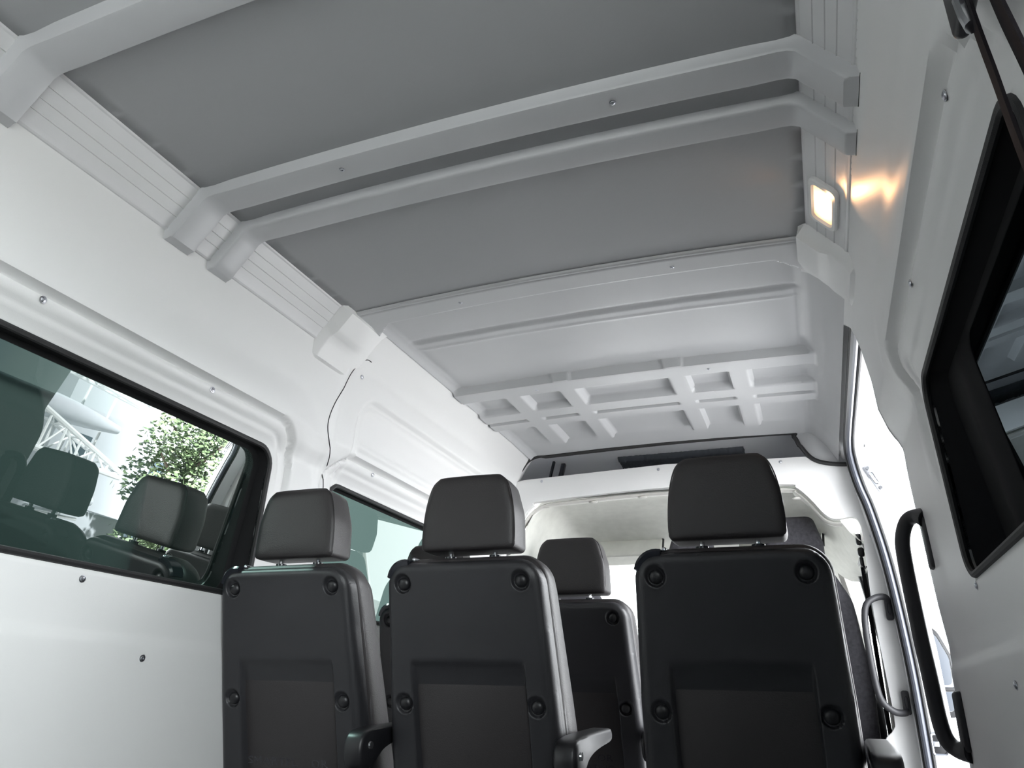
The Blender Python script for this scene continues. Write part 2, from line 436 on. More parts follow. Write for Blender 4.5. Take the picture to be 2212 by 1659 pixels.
# ------------------------------------------------------------------ ceiling, coves, bows
def arch(x): return .020 * (1 - (x / .67) ** 2) if abs(x) < .67 else 0
bm = cdt([Vector(p) for p in [(-.672, -1.2), (.672, -1.2), (.672, 1.764), (-.672, 1.764)]], [], arange(-.66, .66, .03), arange(-1.15, 1.74, .1), lambda x, y: (x, y, 1.952 + arch(x)), step=.05)
ceiling = struct('ceiling', bm, 'ceil', 'large flat grey roof panel over the rear of the van')
solid(ceiling, .006, 1)
def coveprof(s, off=0):
    pts = [(.668, 1.951), (.676, 1.944), (.739, 1.868), (.747, 1.858), (.752, 1.853)]
    return [(s * (x - off * .77), z - off * .64) for x, z in pts]
for i, s in ((1, -1), (2, 1)):
    bm = bmesh.new(); rings = []
    P = [(.664, 1.956), (.668, 1.9485), (.672, 1.9465)]
    # fine longitudinal ribs on the cove face
    for t in (.02, .25, .262, .274, .50, .512, .524, .74, .752, .764, .97):
        x, z = .672 + (.740 - .672) * t, 1.9465 + (1.864 - 1.9465) * t
        rib = .0018 if t in (.262, .512, .752) else 0
        P.append((x - rib * .77, z - rib * .64))
    P += [(.7415, 1.8605), (.7425, 1.8565), (.7460, 1.8535), (.7600, 1.8505), (.766, 1.856)]
    ys = arange(-1.2, 1.80, .15)
    V = [[bm.verts.new((s * x, y, z)) for x, z in P] for y in ys]
    for A, B in zip(V, V[1:]):
        for k in range(len(P) - 1): bm.faces.new((A[k], A[k + 1], B[k + 1], B[k]))
    o = struct('trim_%d' % i, bm, 'cove', 'sloping light grey cove strip along the %s edge of the roof' % ('left' if s < 0 else 'right'), angle=20)
def bow(name, label, y0, y1, dep):
    """hat shaped roof bow cover: runs across the roof, bends down both coves and ends at the wall"""
    # centre path in x-z on the inner surface
    def off(d):
        P = []
        for s in (-1, 1):
            side = [(.752, 1.832), (.757 - d * .9, 1.835), (.7500 - d * .85, 1.846 - d * .4), (.735 - d * .77, 1.870 - d * .64), (.690 - d * .77, 1.924 - d * .64),
                    (.674 - d * .6, 1.943 - d * .78), (.655 - d * .35, 1.953 - d * .95), (.63, 1.954 - d + arch(.63))]
            if s > 0: side = side[::-1]
            P += [(s * x, z) for x, z in side]
            if s < 0: P += [(x, 1.952 - d + arch(x)) for x in arange(-.58, .58, .03)]
        return P
    o0, o1, o2 = off(-.004), off(dep * .62), off(dep)
    oS = off(dep * .97)
    secs = [(y0 - .004, off(-.003)), (y0 + .001, off(.002)), (y0 + .004, off(dep * .75)), (y0 + .007, off(dep * .93)), (y0 + .013, o2),
            (y1 - .010, o2), (y1 - .002, off(dep * .94)), (y1, off(dep * .6)), (y1 + .001, off(-.003))]
    bm = bmesh.new()
    V = [[bm.verts.new((x, y, z)) for x, z in pr] for y, pr in secs]
    for A, B in zip(V, V[1:]):
        for k in range(len(A) - 1): bm.faces.new((A[k], A[k + 1], B[k + 1], B[k]))
    # close both ends
    for k in (0, -1):
        bm.faces.new([r[k] for r in V])
    return struct(name, bm, 'bow', label, angle=40)
b1 = bow('trim_3', 'moulded grey roof bow nearest the camera, at the top left corner', .628, .705, .030)
b2 = bow('trim_4', 'wider moulded grey roof bow, the rear one of the close pair', 1.098, 1.176, .026)
b3 = bow('trim_5', 'slimmer moulded grey roof bow, the front one of the close pair', 1.242, 1.313, .022)
screw((-.298, 1.135, 1.9395), (0, 0, -1), b2); screw((.323, 1.135, 1.9385), (0, 0, -1), b2)

# front moulded roof liner: flange, waffle grid, lip
def fl(x, y):
    ax = abs(x)
    T = [(0, 2.012), (.30, 2.009), (.60, 2.0), (.632, 1.998), (.650, 1.990), (.668, 1.975), (.704, 1.93), (.742, 1.86), (.762, 1.79)]
    z = interp(ax, T)
    # front fall to the lip of the overhead locker
    z -= .004 * ss(y, 3.18, 3.26) + .006 * ss(y, 3.3, 3.45)
    # rear flange
    e = max(ss(1.862 - y, 0, .014), 0)
    zf = 1.944 + arch(x) if ax < .66 else min(1.958, interp(ax, T))
    cx = ss(ax, .640, .652)
    chamfer = ss(1.862 + max(0, ax - .585) * .9 - y, 0, .012)
    k = max(e, chamfer)
    z = z + (min(zf, z) - z) * k
    # step line
    ke = ss(.645 - ax, 0, .02)
    z -= .006 * ss(y, 2.085, 2.10) * ss(.655 - ax, 0, .06)
    z += .004 * gauss(y - 2.082, .008) * ke; z -= .003 * gauss(y - 2.14, .006) * ke
    # waffle
    if y > 2.45:
        def bar(v, a, b, w=.015): return ss(v, a - w / 2, a + w / 2) * (1 - ss(v, b - w / 2, b + w / 2))
        h = bar(y, 2.510, 2.612)
        h = max(h, bar(y, 2.768, 2.962))
        xb = 0
        for a, b, s0 in ((-.490, -.412, 2.56), (-.262, -.186, 2.504), (.160, .236, 2.504), (.380, .456, 2.56)):
            xb = max(xb, bar(x, a, b) * bar(y, s0, 3.222))
        slot = bar(y, 2.862, 2.884, .006) * (1 - xb)
        h = max(h - .55 * slot, xb)
        lim = 1 - ss(ax, .672, .690)
        zb = 1.962 + .012 * (1 - (x / .7) ** 2)
        if z > zb: z = z + (zb - z) * h * lim
    return z
xs = arange(-.668, .745, .006); ys = [1.757] + arange(1.77, 1.84, .01) + arange(1.845, 2.16, .007) + arange(2.18, 2.48, .02) + arange(2.49, 3.26, .0065) + arange(3.28, 3.43, .02)
bm = bmesh.new()
V = [[bm.verts.new((x, y, fl(x, y) - (.0 if y > 1.758 else -.014))) for x in xs] for y in ys]
for A, B in zip(V, V[1:]):
    for k in range(len(xs) - 1): bm.faces.new((A[k], A[k + 1], B[k + 1], B[k]))
liner = struct('trim_6', bm, 'liner', 'moulded light grey front roof liner with a raised waffle grid', angle=50)
# rolled front edge towards the rear roof panel
bm = bmesh.new(); tube(bm, [(x, 1.762, 1.951 + arch(x)) for x in arange(-.655, .655, .03)], .0085, 10, squash=(1, 1))
link('rolled_edge', bm, 'liner', liner)
for p in ((-.318, 1.812, 1.9595), (.321, 1.812, 1.9595), (-.337, 2.565, 1.9715), (.32, 2.56, 1.9715)): screw(p, (0, 0, -1), liner)
# end brackets where the liner meets the coves
for s in (-1, 1):
    bm = bmesh.new()
    base = [(.650, 1.962), (.664, 1.951), (.690, 1.925), (.700, 1.912), (.712, 1.899), (.722, 1.884), (.737, 1.865), (.752, 1.840), (.762, 1.815), (.775, 1.800)]
    offp = [(.650, 1.962), (.641, 1.934), (.682, 1.886), (.688, 1.880), (.703, 1.872), (.712, 1.866), (.722, 1.850), (.740, 1.826), (.748, 1.806), (.775, 1.796)]
    rings = []
    for y, k in ((1.700, -.15), (1.703, .1), (1.722, .85), (1.728, 1), (1.80, 1), (1.845, .97), (1.90, .45), (1.95, -.15)):
        rings.append([(s * (a[0] + (o[0] - a[0]) * k), y, a[1] + (o[1] - a[1]) * k) for a, o in zip(base, offp)])
    V = [[bm.verts.new(p) for p in r] for r in rings]
    for A, B in zip(V, V[1:]):
        for k in range(len(A) - 1): bm.faces.new((A[k], A[k + 1], B[k + 1], B[k]))
    link('bracket', bm, 'panel', liner, angle=30)

# screws on the walls
def sl(y, z): return left_surface(y, z)
for y, z in ((1.201, 1.066), (1.405, .918), (.906, 1.576), (1.401, 1.573), (2.228, 1.575), (1.975, 1.838)):
    screw(Vector(left_surface(y, z)) + Vector((.0005, 0, 0)), (1, 0, -.1), wall_left, r=.006)
for y, z in ((.889, 1.579), (1.378, 1.575), (1.684, 1.076), (1.526, .896)):
    screw(Vector(right_surface(y, z)) - Vector((.0005, 0, 0)), (-1, 0, -.1), wall_right, r=.006)
# seam between the rear and front panel
bm = bmesh.new()
sp = smoothpts([(0, 2.00, 1.20), (0, 1.985, 1.47), (0, 1.90, 1.60), (0, 1.875, 1.664), (0, 1.896, 1.765), (0, 1.925, 1.85), (0, 1.955, 1.888), (0, 1.985, 1.893)], 8)
tube(bm, [Vector(left_surface(p.y, p.z)) + Vector((.0006, 0, 0)) for p in sp], .0016, 6)
o = link('panel_seam', bm, 'rubber', wall_left); o['label'] = 'thin black gap between two wall panels'

# ------------------------------------------------------------------ bulkhead (wall_front) between cabin and cab
YB = 3.45
seal_path = [(-.90, 1.80), (-.83, 1.825), (-.793, 1.847), (-.756, 1.873), (-.72, 1.918), (-.684, 1.964), (-.634, 1.984), (-.548, 1.987), (0, 2.0), (.53, 2.0 - .002), (.577, 1.977), (.600, 1.925), (.642, 1.864), (.705, 1.837), (.796, 1.826), (.90, 1.824)]
sp = smoothpts([(x, z, 0) for x, z in seal_path], 6)
up = [(p.x, p.y) for p in sp if abs(p.x) <= .85]
outer_up = [(-.85, 2.06), *up, (.85, 2.06)]
bm = cdt([Vector(p) for p in outer_up[::-1]], [], arange(-.8, .8, .1), [1.9, 2.0], lambda x, z: (x, 3.428, z), step=.03)
lower_cut = [(-.95, 0), (-.79, 0), (-.77, .65), (-.80, .80), (-.795, 1.2), (-.80, 1.50), (-.785, 1.57), (-.75, 1.61), (-.715, 1.66), (-.69, 1.705), (-.655, 1.738), (-.595, 1.757), (0, 1.782), (.505, 1.760), (.56, 1.742), (.61, 1.69), (.66, 1.62), (.70, 1.595), (.767, 1.60), (.79, 1.575), (.797, 1.50), (.793, 1.2), (.808, .85), (.80, .79), (.765, .75), (.744, .66), (.74, 0), (.95, 0)]
low = [(.95, 1.815), (.80, 1.818), (.70, 1.828), (.645, 1.855), (.614, 1.877), (0, 1.893), (-.706, 1.869), (-.75, 1.86), (-.80, 1.832), (-.95, 1.79)]
bm2 = bmesh.new()
lc = [(p.x, p.y) for p in smoothpts([(x, z, 0) for x, z in lower_cut[2:-2]], 4)]
poly = [(-.95, 0), (-.79, 0)] + lc + [(.74, 0), (.95, 0)] + low
fx = lambda x, z: (x, 3.425 if z > 1.0 else 3.43, z)
cdt([Vector(p) for p in poly[::-1]], [], arange(-.9, .9, .06), arange(.1, 1.85, .06), fx, bm2, step=.03)
wf = struct('wall_front', bm2, 'panel', 'light grey panel framing the opening into the driver cab')
md = wf.modifiers.new('thickness', 'SOLIDIFY'); md.thickness = .03; md.offset = 1
if sum(p.normal.y for p in wf.data.polygons) < 0: md.offset = -1
bv = wf.modifiers.new('soft_edge', 'BEVEL'); bv.width = .006; bv.segments = 3; bv.limit_method = 'ANGLE'; bv.angle_limit = math.radians(50)
upo = link('upper_panel', bm, 'liner', wf); solid(upo, .006, 0)
for x, z in ((-.62, 1.863), (-.038, 1.878), (.508, 1.869), (.829, 1.522)):
    screw((x * .993 + .004, 3.4245, z * .993 + .006), (0, -1, 0), wf, r=.0055)
bm = bmesh.new(); tube(bm, [(p.x, 3.421, p.y - (.006 if abs(p.x) < .6 else 0)) for p in sp if abs(p.x) < .80], .0095, 8)
k = tag(link('edge_seal', bm, 'rubber'), 'black ribbed rubber edging around the overhead locker opening', 'seal')
# overhead locker cavity above the cab
bm = bmesh.new()
prof = [(3.452, 2.02), (3.55, 2.022), (3.75, 1.995), (3.95, 1.945), (4.15, 1.89), (4.22, 1.85), (4.2, 1.835), (3.43, 1.835)]
xs_ = (-.86, .86)
A = [bm.verts.new((-.86, y, z)) for y, z in prof]; B = [bm.verts.new((.86, y, z)) for y, z in prof]
for k in range(len(prof) - 1): bm.faces.new((A[k], A[k + 1], B[k + 1], B[k]))
bm.faces.new(A); bm.faces.new(B[::-1])
locker = tag(link('overhead_locker', bm, 'inner', angle=60), 'shallow grey overhead storage cavity above the cab', 'storage locker')
bm = bmesh.new()
for s in (-.60,):
    box(bm, (s - .03, 3.62, 1.94), (.012, .02, .17), .003, 2, Matrix.Rotation(.25, 4, 'Y'))
    box(bm, (s + .01, 3.66, 1.93), (.02, .03, .17), .003, 2, Matrix.Rotation(.25, 4, 'Y'))
link('bracket', bm, 'gloss', locker)
# foam pad on the locker roof
bm = bmesh.new()
def foamz(y): return interp(y, [(3.55, 2.022), (3.75, 1.995), (3.95, 1.945), (4.15, 1.89)])
ro = random.Random(2)
n1, n2 = 90, 9
def fp(i, j):
    x = -.275 + .62 * i / n1; y = 3.62 + .115 * j / n2
    edge = min(i, n1 - i, j * 1.0, (n2 - j)) > 0
    return x + (ro.uniform(-.003, .003)), y + ro.uniform(-.003, .003), foamz(y) - (.022 + ro.uniform(-.004, .004) if edge else .002)
V = [[bm.verts.new(fp(i, j)) for i in range(n1 + 1)] for j in range(n2 + 1)]
for A, B in zip(V, V[1:]):
    for k in range(n1): bm.faces.new((A[k], A[k + 1], B[k + 1], B[k]))
tag(link('foam_strip', bm, 'foam', angle=80), 'crinkled dark foam strip stuck inside the overhead locker', 'foam strip')

# ------------------------------------------------------------------ cab
bm = bmesh.new()
def hl(x, y):
    u = (y - 3.455) / 1.1; ax = abs(x)
    zt = interp(y, [(3.455, 1.765), (3.52, 1.80), (3.75, 1.815), (4.05, 1.78), (4.35, 1.70), (4.60, 1.635)])
    half = interp(y, [(3.455, .70), (3.6, .74), (4.2, .74), (4.6, .70)])
    drop = ss(ax, half - .10, half + .10)
    return zt - drop * (zt - 1.50) * 1.0
xs = arange(-.84, .84, .03); ys = arange(3.455, 4.60, .04)
V = [[bm.verts.new((x, y, hl(x, y))) for x in xs] for y in ys]
for A, B in zip(V, V[1:]):
    for k in range(len(xs) - 1): bm.faces.new((A[k], A[k + 1], B[k + 1], B[k]))
tag(link('ceiling_lining', bm, 'headliner', angle=60), 'pale fabric headliner inside the driver cab', 'headliner', kind='structure')
# slim trim strip with clips along the cab opening
bm = bmesh.new()
path = [(-.745, 1.60), (-.705, 1.665), (-.66, 1.715), (-.60, 1.742), (-.5, 1.750), (0, 1.766), (.505, 1.745), (.555, 1.725), (.60, 1.68), (.655, 1.605), (.69, 1.585), (.725, 1.58)]
pp = smoothpts([(x, 3.47, z) for x, z in path], 5)
tube(bm, pp, .016, 8, squash=(1.6, .55))
cs = link('trim_7', bm, 'cabtrim'); tag(cs, 'narrow cream trim strip edging the cab headliner', 'trim', kind='structure')
for x in (-.60, -.36, -.12, .12, .36, .56):
    bm = bmesh.new(); bmesh.ops.create_uvsphere(bm, u_segments=14, v_segments=8, radius=1)
    bmesh.ops.scale(bm, vec=(.022, .012, .006), verts=bm.verts); bmesh.ops.translate(bm, vec=(x, 3.462, interp(x, [(-.6, 1.735), (0, 1.757), (.5, 1.736), (.6, 1.68)])), verts=bm.verts)
    link('clip', bm, 'cabtrim', cs)
# cab sides, roof outside, front
def cabside(s, nm):
    door = [(3.44, .1), (4.75, .1), (4.95, 1.0), (4.55, 1.60), (3.44, 1.60)]
    win = [(3.62, 1.08), (4.72, 1.08), (4.40, 1.53), (3.62, 1.53)]
    f = lambda y, z: (s * interp(z, [(0, .93), (1.0, .95), (1.6, .83)]), y, z)
    bm = cdt([Vector(p) for p in door], [rpoly(win, .05)], arange(3.5, 4.9, .2), arange(.2, 1.5, .2), f, step=.05)
    o = link('door_%d' % (2 if s < 0 else 3), bm, 'dash'); solid(o, .05, 0)
    tag(o, 'dark trimmed %s cab door with its window' % nm, 'door', kind='structure')
    bm = bmesh.new(); w = rpoly(win, .05); tube(bm, [Vector(f(*p)) - Vector((s * .03, 0, 0)) for p in densify(w, .04)], .014, 8, closed=True)
    link('door_seal', bm, 'rubber', o)
    bm = bmesh.new(); bm.faces.new([bm.verts.new(f(*p)) for p in w]); link('glass_pane', bm, 'clear_glass', o)
cabside(-1, 'left'); cabside(1, 'right')
bm = bmesh.new(); bm.faces.new([bm.verts.new(p) for p in ((-.80, 5.35, 1.0), (.80, 5.35, 1.0), (.70, 4.60, 1.64), (-.70, 4.60, 1.64))])
tag(link('window_4', bm, 'clear_glass'), 'windscreen at the front of the cab', 'window', kind='structure')
bm = bmesh.new()
box(bm, (0, 4.95, .70), (1.7, .75, .55), .12, 5)
tag(link('dashboard', bm, 'dash'), 'dark dashboard below the windscreen', 'dashboard')
bm = bmesh.new()
for s in (-1, 1):
    tube(bm, [(s * .72, 4.58, 1.63), (s * .80, 4.95, 1.33), (s * .88, 5.35, 1.0)], .04, 10)
tag(link('trim_8', bm, 'cabtrim'), 'pale windscreen pillars of the cab', 'trim', kind='structure')
# sun visor
v = thing('sun_visor', 'cream fabric sun visor folded against the cab headliner on the left', 'sun visor', (-.40, 4.28, 1.685))
bm = bmesh.new(); box(bm, (0, 0, 0), (.42, .022, .135), .0105, 4, Matrix.Rotation(math.radians(-24), 4, 'X')); link('visor_panel', bm, 'headliner', v)
bm = bmesh.new(); tube(bm, [(.205, 0, .06), (.222, 0, .03), (.215, -.005, -.045)], .006, 8); tube(bm, [(.14, -.03, -.055), (.20, -.03, -.05)], .006, 8); link('hinge', bm, 'black', v)
v2 = dup(v, (.44, 4.28, 1.685), 'cream sun visor folded against the cab headliner on the right, mostly behind the big headrest')
bm = bmesh.new(); box(bm, (-.655, 3.66, 1.585), (.05, .02, .014), .003, 2, Matrix.Rotation(.5, 4, 'Y')); box(bm, (-.64, 3.655, 1.575), (.014, .014, .04), .003, 2)
tag(link('coat_hook', bm, 'cabtrim'), 'small cream coat hook on the left cab pillar', 'hook')

# ------------------------------------------------------------------ rear end (behind the camera)
wb = cdt([Vector(p) for p in rrect(-.9, .9, 0, 2.0, .02)], [rrect(-.66, -.10, 1.08, 1.62, .06), rrect(.10, .66, 1.08, 1.62, .06)], arange(-.85, .85, .1), arange(.1, 1.9, .1), lambda x, z: (x, -1.21, z), step=.05)
wb = struct('wall_back', wb, 'rear', 'unseen grey rear doors of the van, kept shut and dark to cut the light'); solid(wb, .03, 0)  # unseen end, closed and darkened to cut light on the right side
for x0, nm in ((-.66, 'left'), (.10, 'right')):
    bm = bmesh.new(); bm.faces.new([bm.verts.new((p.x, -1.215, p.y)) for p in rrect(x0, x0 + .56, 1.08, 1.62, .06)])  # added panes, let light from behind onto seat backs and bow faces
    tag(link('window_%d' % (6 if x0 < 0 else 7), bm, 'clear_glass'), 'unseen window added in the %s rear door behind the camera for light' % nm, 'window', kind='structure')
# ------------------------------------------------------------------ floor and body shell
bm = bx((0, 1.9, -.02), (1.8, 6.2, .04)); struct('floor', bm, 'floor', 'grey vinyl van floor')
bm = bmesh.new()                                        # outer skin: white roof and left side
for (c, s) in (((0, 1.2, 2.10), (1.72, 4.9, .04)),):
    box(bm, c, s, .01)
outp = [(.99, 0), (1.0, .6), (.985, 1.05), (.94, 1.07), (.93, 1.09)]
struct('trim_9', bm, 'white', 'white outer roof skin of the van')
def skin(s, pts_holes, yr, name, lab):
    f = lambda y, z: (s * interp(z, [(0, .99), (1.0, .99), (1.09, .965), (1.52, .925), (1.9, .83), (2.12, .80)]), y, z)
    o = cdt([Vector(p) for p in yr], pts_holes, arange(-1.1, 3.3, .3), arange(.15, 2.05, .12), f, step=.06)
    o = struct(name, o, 'white', lab); solid(o, .008, 0); return o
skin(-1, [rrect(WL[0][0] - .02, WL[0][1] + .02, Z0 - .02, Z1 + .02, .05), rrect(WL[1][0] - .02, WL[1][1] + .02, Z0 - .02, Z1 + .02, .05)], [(-1.2, .05), (3.46, .05), (3.46, 2.10), (-1.2, 2.10)], 'trim_10', 'white outer body side behind the left wall')
skin(1, [rrect(WR[0][0] - .02, WR[0][1] + .02, Z0 - .02, Z1 + .02, .05), rrect(WQ[0] - .02, WQ[1] + .02, WQ[2] - .02, WQ[3] + .02, .06)], [(-1.2, .05), (2.24, .05), (2.24, 2.10), (-1.2, 2.10)], 'trim_11', 'white outer body side behind the right wall')
# open sliding door parked outside the right wall
bm = bmesh.new()
dp = cdt([Vector(p) for p in [(.70, .05), (2.02, .05), (2.02, 1.55), (1.97, 1.86), (.74, 1.86), (.70, 1.5)]], [rrect(.86, 1.84, 1.12, 1.52, .06)], arange(.8, 1.95, .15), arange(.2, 1.8, .15), lambda y, z: (interp(z, [(0, 1.085), (1.05, 1.085), (1.12, 1.06), (1.9, .96)]), y, z), step=.05)
sd = struct('door_1', dp, 'black', 'sliding side door slid back, dark behind the right window'); solid(sd, .03, 0)
bm = bmesh.new(); bm.faces.new([bm.verts.new((interp(z, [(0, 1.085), (1.05, 1.085), (1.12, 1.06), (1.9, .96)]), y, z)) for y, z in rrect(.86, 1.84, 1.12, 1.52, .06)]); link('glass_pane', bm, 'black', sd)

# door frame: jambs, roof rail, seals
bm = bmesh.new()                                         # B pillar jamb, white painted, turning outwards
def bpx(z): return interp(z, [(.0, .885), (.8, .885), (1.07, .88), (1.38, .858), (1.60, .822), (1.72, .800), (1.80, .787), (1.88, .778)])
zz = arange(0, 1.88, .04)
rows = []
for z in zz:
    x = bpx(z)
    rows.append([(x - .012, 3.44, z), (x, 3.345, z), (x + .012, 3.335, z), (x + .05, 3.335, z), (x + .058, 3.36, z), (x + .095, 3.365, z), (x + .105, 3.40, z), (x + .115, 3.44, z)])
V = [[bm.verts.new(p) for p in r] for r in rows]
for A, B in zip(V, V[1:]):
    for k in range(len(A) - 1): bm.faces.new((A[k], A[k + 1], B[k + 1], B[k]))
jamb = struct('trim_12', bm, 'white', 'white painted front pillar of the side door opening')
bm = bmesh.new()                                         # door header running along the top
rows = [[(.765, y, 1.79), (.770, y, 1.865), (.782, y, 1.872), (.84, y, 1.872), (.85, y, 1.90), (.87, y, 2.10)] for y in arange(2.0, 3.45, .1)]
rows = [[(.738, y, 1.905), (.757, y, 1.862), (.766, y, 1.852), (.787, y, 1.852), (.795, y, 1.868), (.845, y, 1.872), (.86, y, 2.10)] for y in arange(1.98, 3.45, .1)]
V = [[bm.verts.new(p) for p in r] for r in rows]
for A, B in zip(V, V[1:]):
    for k in range(len(A) - 1): bm.faces.new((A[k], A[k + 1], B[k + 1], B[k]))
struct('trim_13', bm, 'panel', 'light grey header rail along the top of the side door opening')
sealp = [(2.02, .776, 1.853), (2.4, .776, 1.853), (3.0, .776, 1.853), (3.16, .777, 1.848), (3.25, .780, 1.825), (3.31, .792, 1.765), (3.33, .806, 1.70), (3.335, .830, 1.60), (3.335, .862, 1.38), (3.335, .883, 1.07), (3.335, .889, .80), (3.335, .889, .3), (3.335, .889, .02)]
bm = bmesh.new()
spx = smoothpts([(x, y - .006, z - .004) for y, x, z in sealp], 7)
tube(bm, spx, .012, 10)
ds = tag(link('door_seal', bm, 'seal'), 'dark rubber bulb seal running round the side door opening', 'seal')
bm = bmesh.new(); tube(bm, [p + Vector((.019, .002, .004 if p.z > 1.8 else 0)) for p in spx], .007, 8)
link('inner_lip', bm, 'rubber', ds)
bm = bmesh.new(); tube(bm, [p + Vector((-.012, .012, -.002)) for p in spx], .006, 8); link('outer_lip', bm, 'rubber', ds)
# striker plate and lock recess on the white pillar
s = thing('striker_plate', 'small steel striker plate screwed to the white pillar near its top', 'striker plate', (.865, 3.331, 1.735))
Rp = Matrix.Rotation(math.radians(-24), 4, 'Y')
link('plate', bx((0, 0, 0), (.032, .006, .12), .0029, 3, Rp), 'steel', s)
bm = bmesh.new(); tube(bm, [Rp @ Vector(p) for p in [(-.007, -.005, -.022), (-.007, -.005, .022), (0, -.005, .028), (.007, -.005, .022), (.007, -.005, -.022), (0, -.005, -.028)]], .0022, 6, closed=True); link('loop', bm, 'chrome', s)
for q in (-.046, .046):
    bm = bmesh.new(); bmesh.ops.create_cone(bm, cap_ends=True, segments=16, radius1=.009, radius2=.007, depth=.005)
    bmesh.ops.rotate(bm, cent=(0, 0, 0), matrix=Matrix.Rotation(P2, 4, 'X'), verts=bm.verts); bmesh.ops.translate(bm, vec=Rp @ Vector((0, -.005, q)), verts=bm.verts)
    link('bolt', bm, 'chrome', s)
s = thing('lock_striker', 'dark recessed door lock striker low on the white pillar', 'lock', (.935, 3.33, .745))
bm = bmesh.new(); o_ = rpoly([(-.026, -.032), (.020, -.032), (.032, -.015), (.032, .030), (.012, .045), (-.026, .042)], .006)
i_ = [Vector((p.x * .78, p.y * .80)) for p in o_]
rings = [[(p.x, .004, p.y) for p in o_], [(p.x, -.006, p.y) for p in o_], [(p.x * .92, -.008, p.y * .93) for p in o_], [(p.x, -.006, p.y) for p in i_], [(p.x, .003, p.y) for p in i_]]
loft(bm, rings, True); link('housing', bm, 'steel', s)
bm = bmesh.new(); rr = [[(p.x, -.0005, p.y) for p in i_], [(p.x * .9, -.001, p.y * .9) for p in i_]]; loft(bm, rr); link('cavity', bm, 'black', s)
link('latch_bar', bx((-.012, -.004, .005), (.022, .006, .018), .002), 'steel', s)

# ------------------------------------------------------------------ grab handles
h = thing('grab_handle', 'large black tubular grab handle on the rear edge of the side door opening', 'handle', (.86, 2.12, 1.1))
inv = Vector((.86, 2.12, 1.1))
hp = [HP for HP in [(.868, 2.14, 1.305), (.850, 2.165, 1.318), (.828, 2.185, 1.31), (.812, 2.195, 1.27), (.808, 2.195, 1.21), (.812, 2.19, 1.05), (.818, 2.19, .93), (.822, 2.19, .84), (.830, 2.185, .795), (.848, 2.175, .775), (.872, 2.15, .772)]]
bm = bmesh.new(); tube(bm, [p - inv for p in smoothpts(hp, 7)], lambda t: .0185 if .12 < t < .88 else .0185 + .006 * ss(abs(t - .5), .38, .5), 16)
link('grip', bm, 'handle', h)
for z, y in ((1.245, 2.145), (.835, 2.155)):
    bm = bmesh.new(); box(bm, Vector((.866, y, z)) - inv, (.022, .05, .13), .010, 4)
    link('foot', bm, 'handle', h)
h2 = thing('grab_handle', 'slim black grab handle on the light pillar beside the cab opening', 'handle', (.80, 3.41, 1.05))
inv2 = Vector((.80, 3.41, 1.05))
hp = [(.850, 3.413, 1.25), (.838, 3.385, 1.268), (.80, 3.36, 1.262), (.765, 3.35, 1.235), (.752, 3.35, 1.17), (.752, 3.35, 1.05), (.760, 3.35, .93), (.775, 3.35, .88), (.81, 3.36, .852), (.845, 3.385, .85), (.858, 3.413, .86)]
bm = bmesh.new(); tube(bm, [p - inv2 for p in smoothpts(hp, 7)], .0125, 14); link('grip', bm, 'handle', h2)
for z, x in ((1.225, .848), (.885, .856)):
    f = link('foot', bx(Vector((x, 3.408, z)) - inv2, (.026, .026, .085), .008, 4), 'handle', h2)
    bm = bmesh.new(); P = [Vector((x + a * .006, 3.3935, z + b * .022)) - inv2 for a, b in [(math.cos(t), math.sin(t)) for t in [2 * math.pi * k / 14 for k in range(14)]]]; tube(bm, P, .0012, 6, closed=True); link('cap', bm, 'gloss', f)

# ------------------------------------------------------------------ interior lamp
nrm = Vector((-.77, 0, -.64)).normalized()
s = thing('interior_lamp', 'small rectangular interior lamp glowing warm on the right roof cove', 'lamp', (.7065, 1.562, 1.906))
Rl = Matrix(((-.64, 0, nrm.x), (0, 1, 0), (.77, 0, nrm.z))).to_4x4()
def lamp_ring(hx, hy, z, r): return [Rl @ Vector((p.x, p.y, z)) for p in rrect(-hx, hx, -hy, hy, r)]
bm = bmesh.new(); loft(bm, [lamp_ring(.040, .079, -.002, .018), lamp_ring(.040, .079, .008, .018), lamp_ring(.037, .076, .012, .016), lamp_ring(.030, .066, .0125, .014), lamp_ring(.027, .062, .007, .012)], False)
link('lamp_frame', bm, 'panel', s)
bm = bmesh.new()
lr = [lamp_ring(.0272 * k, .0622 * k, .0068 + .004 * (1 - k), .012 * k) for k in (1, .85, .6, .3, .05)]; loft(bm, lr, True)
lens = link('lens', bm, 'lens', s); lens['label'] = 'glowing warm lens'
def bulb(name, energy, size, blend, target, off):
    ld = bpy.data.lights.new(name, 'SPOT'); ld.energy = energy; ld.color = (1, .50, .22); ld.shadow_soft_size = .010; ld.spot_size = math.radians(size); ld.spot_blend = blend
    lo = bpy.data.objects.new(name, ld); COL.objects.link(lo); lo.parent = s
    p = nrm * .016 + Vector(off); lo.location = p
    lo.rotation_euler = (Vector(target) - Vector((.7065, 1.562, 1.906)) - p).to_track_quat('-Z', 'Y').to_euler()
bulb('lamp_bulb', .55, 75, .9, (.775, 1.22, 1.74), (0, -.03, -.01))
bulb('lamp_bulb', .10, 50, .9, (.50, 1.45, 1.955), (-.01, -.03, 0))

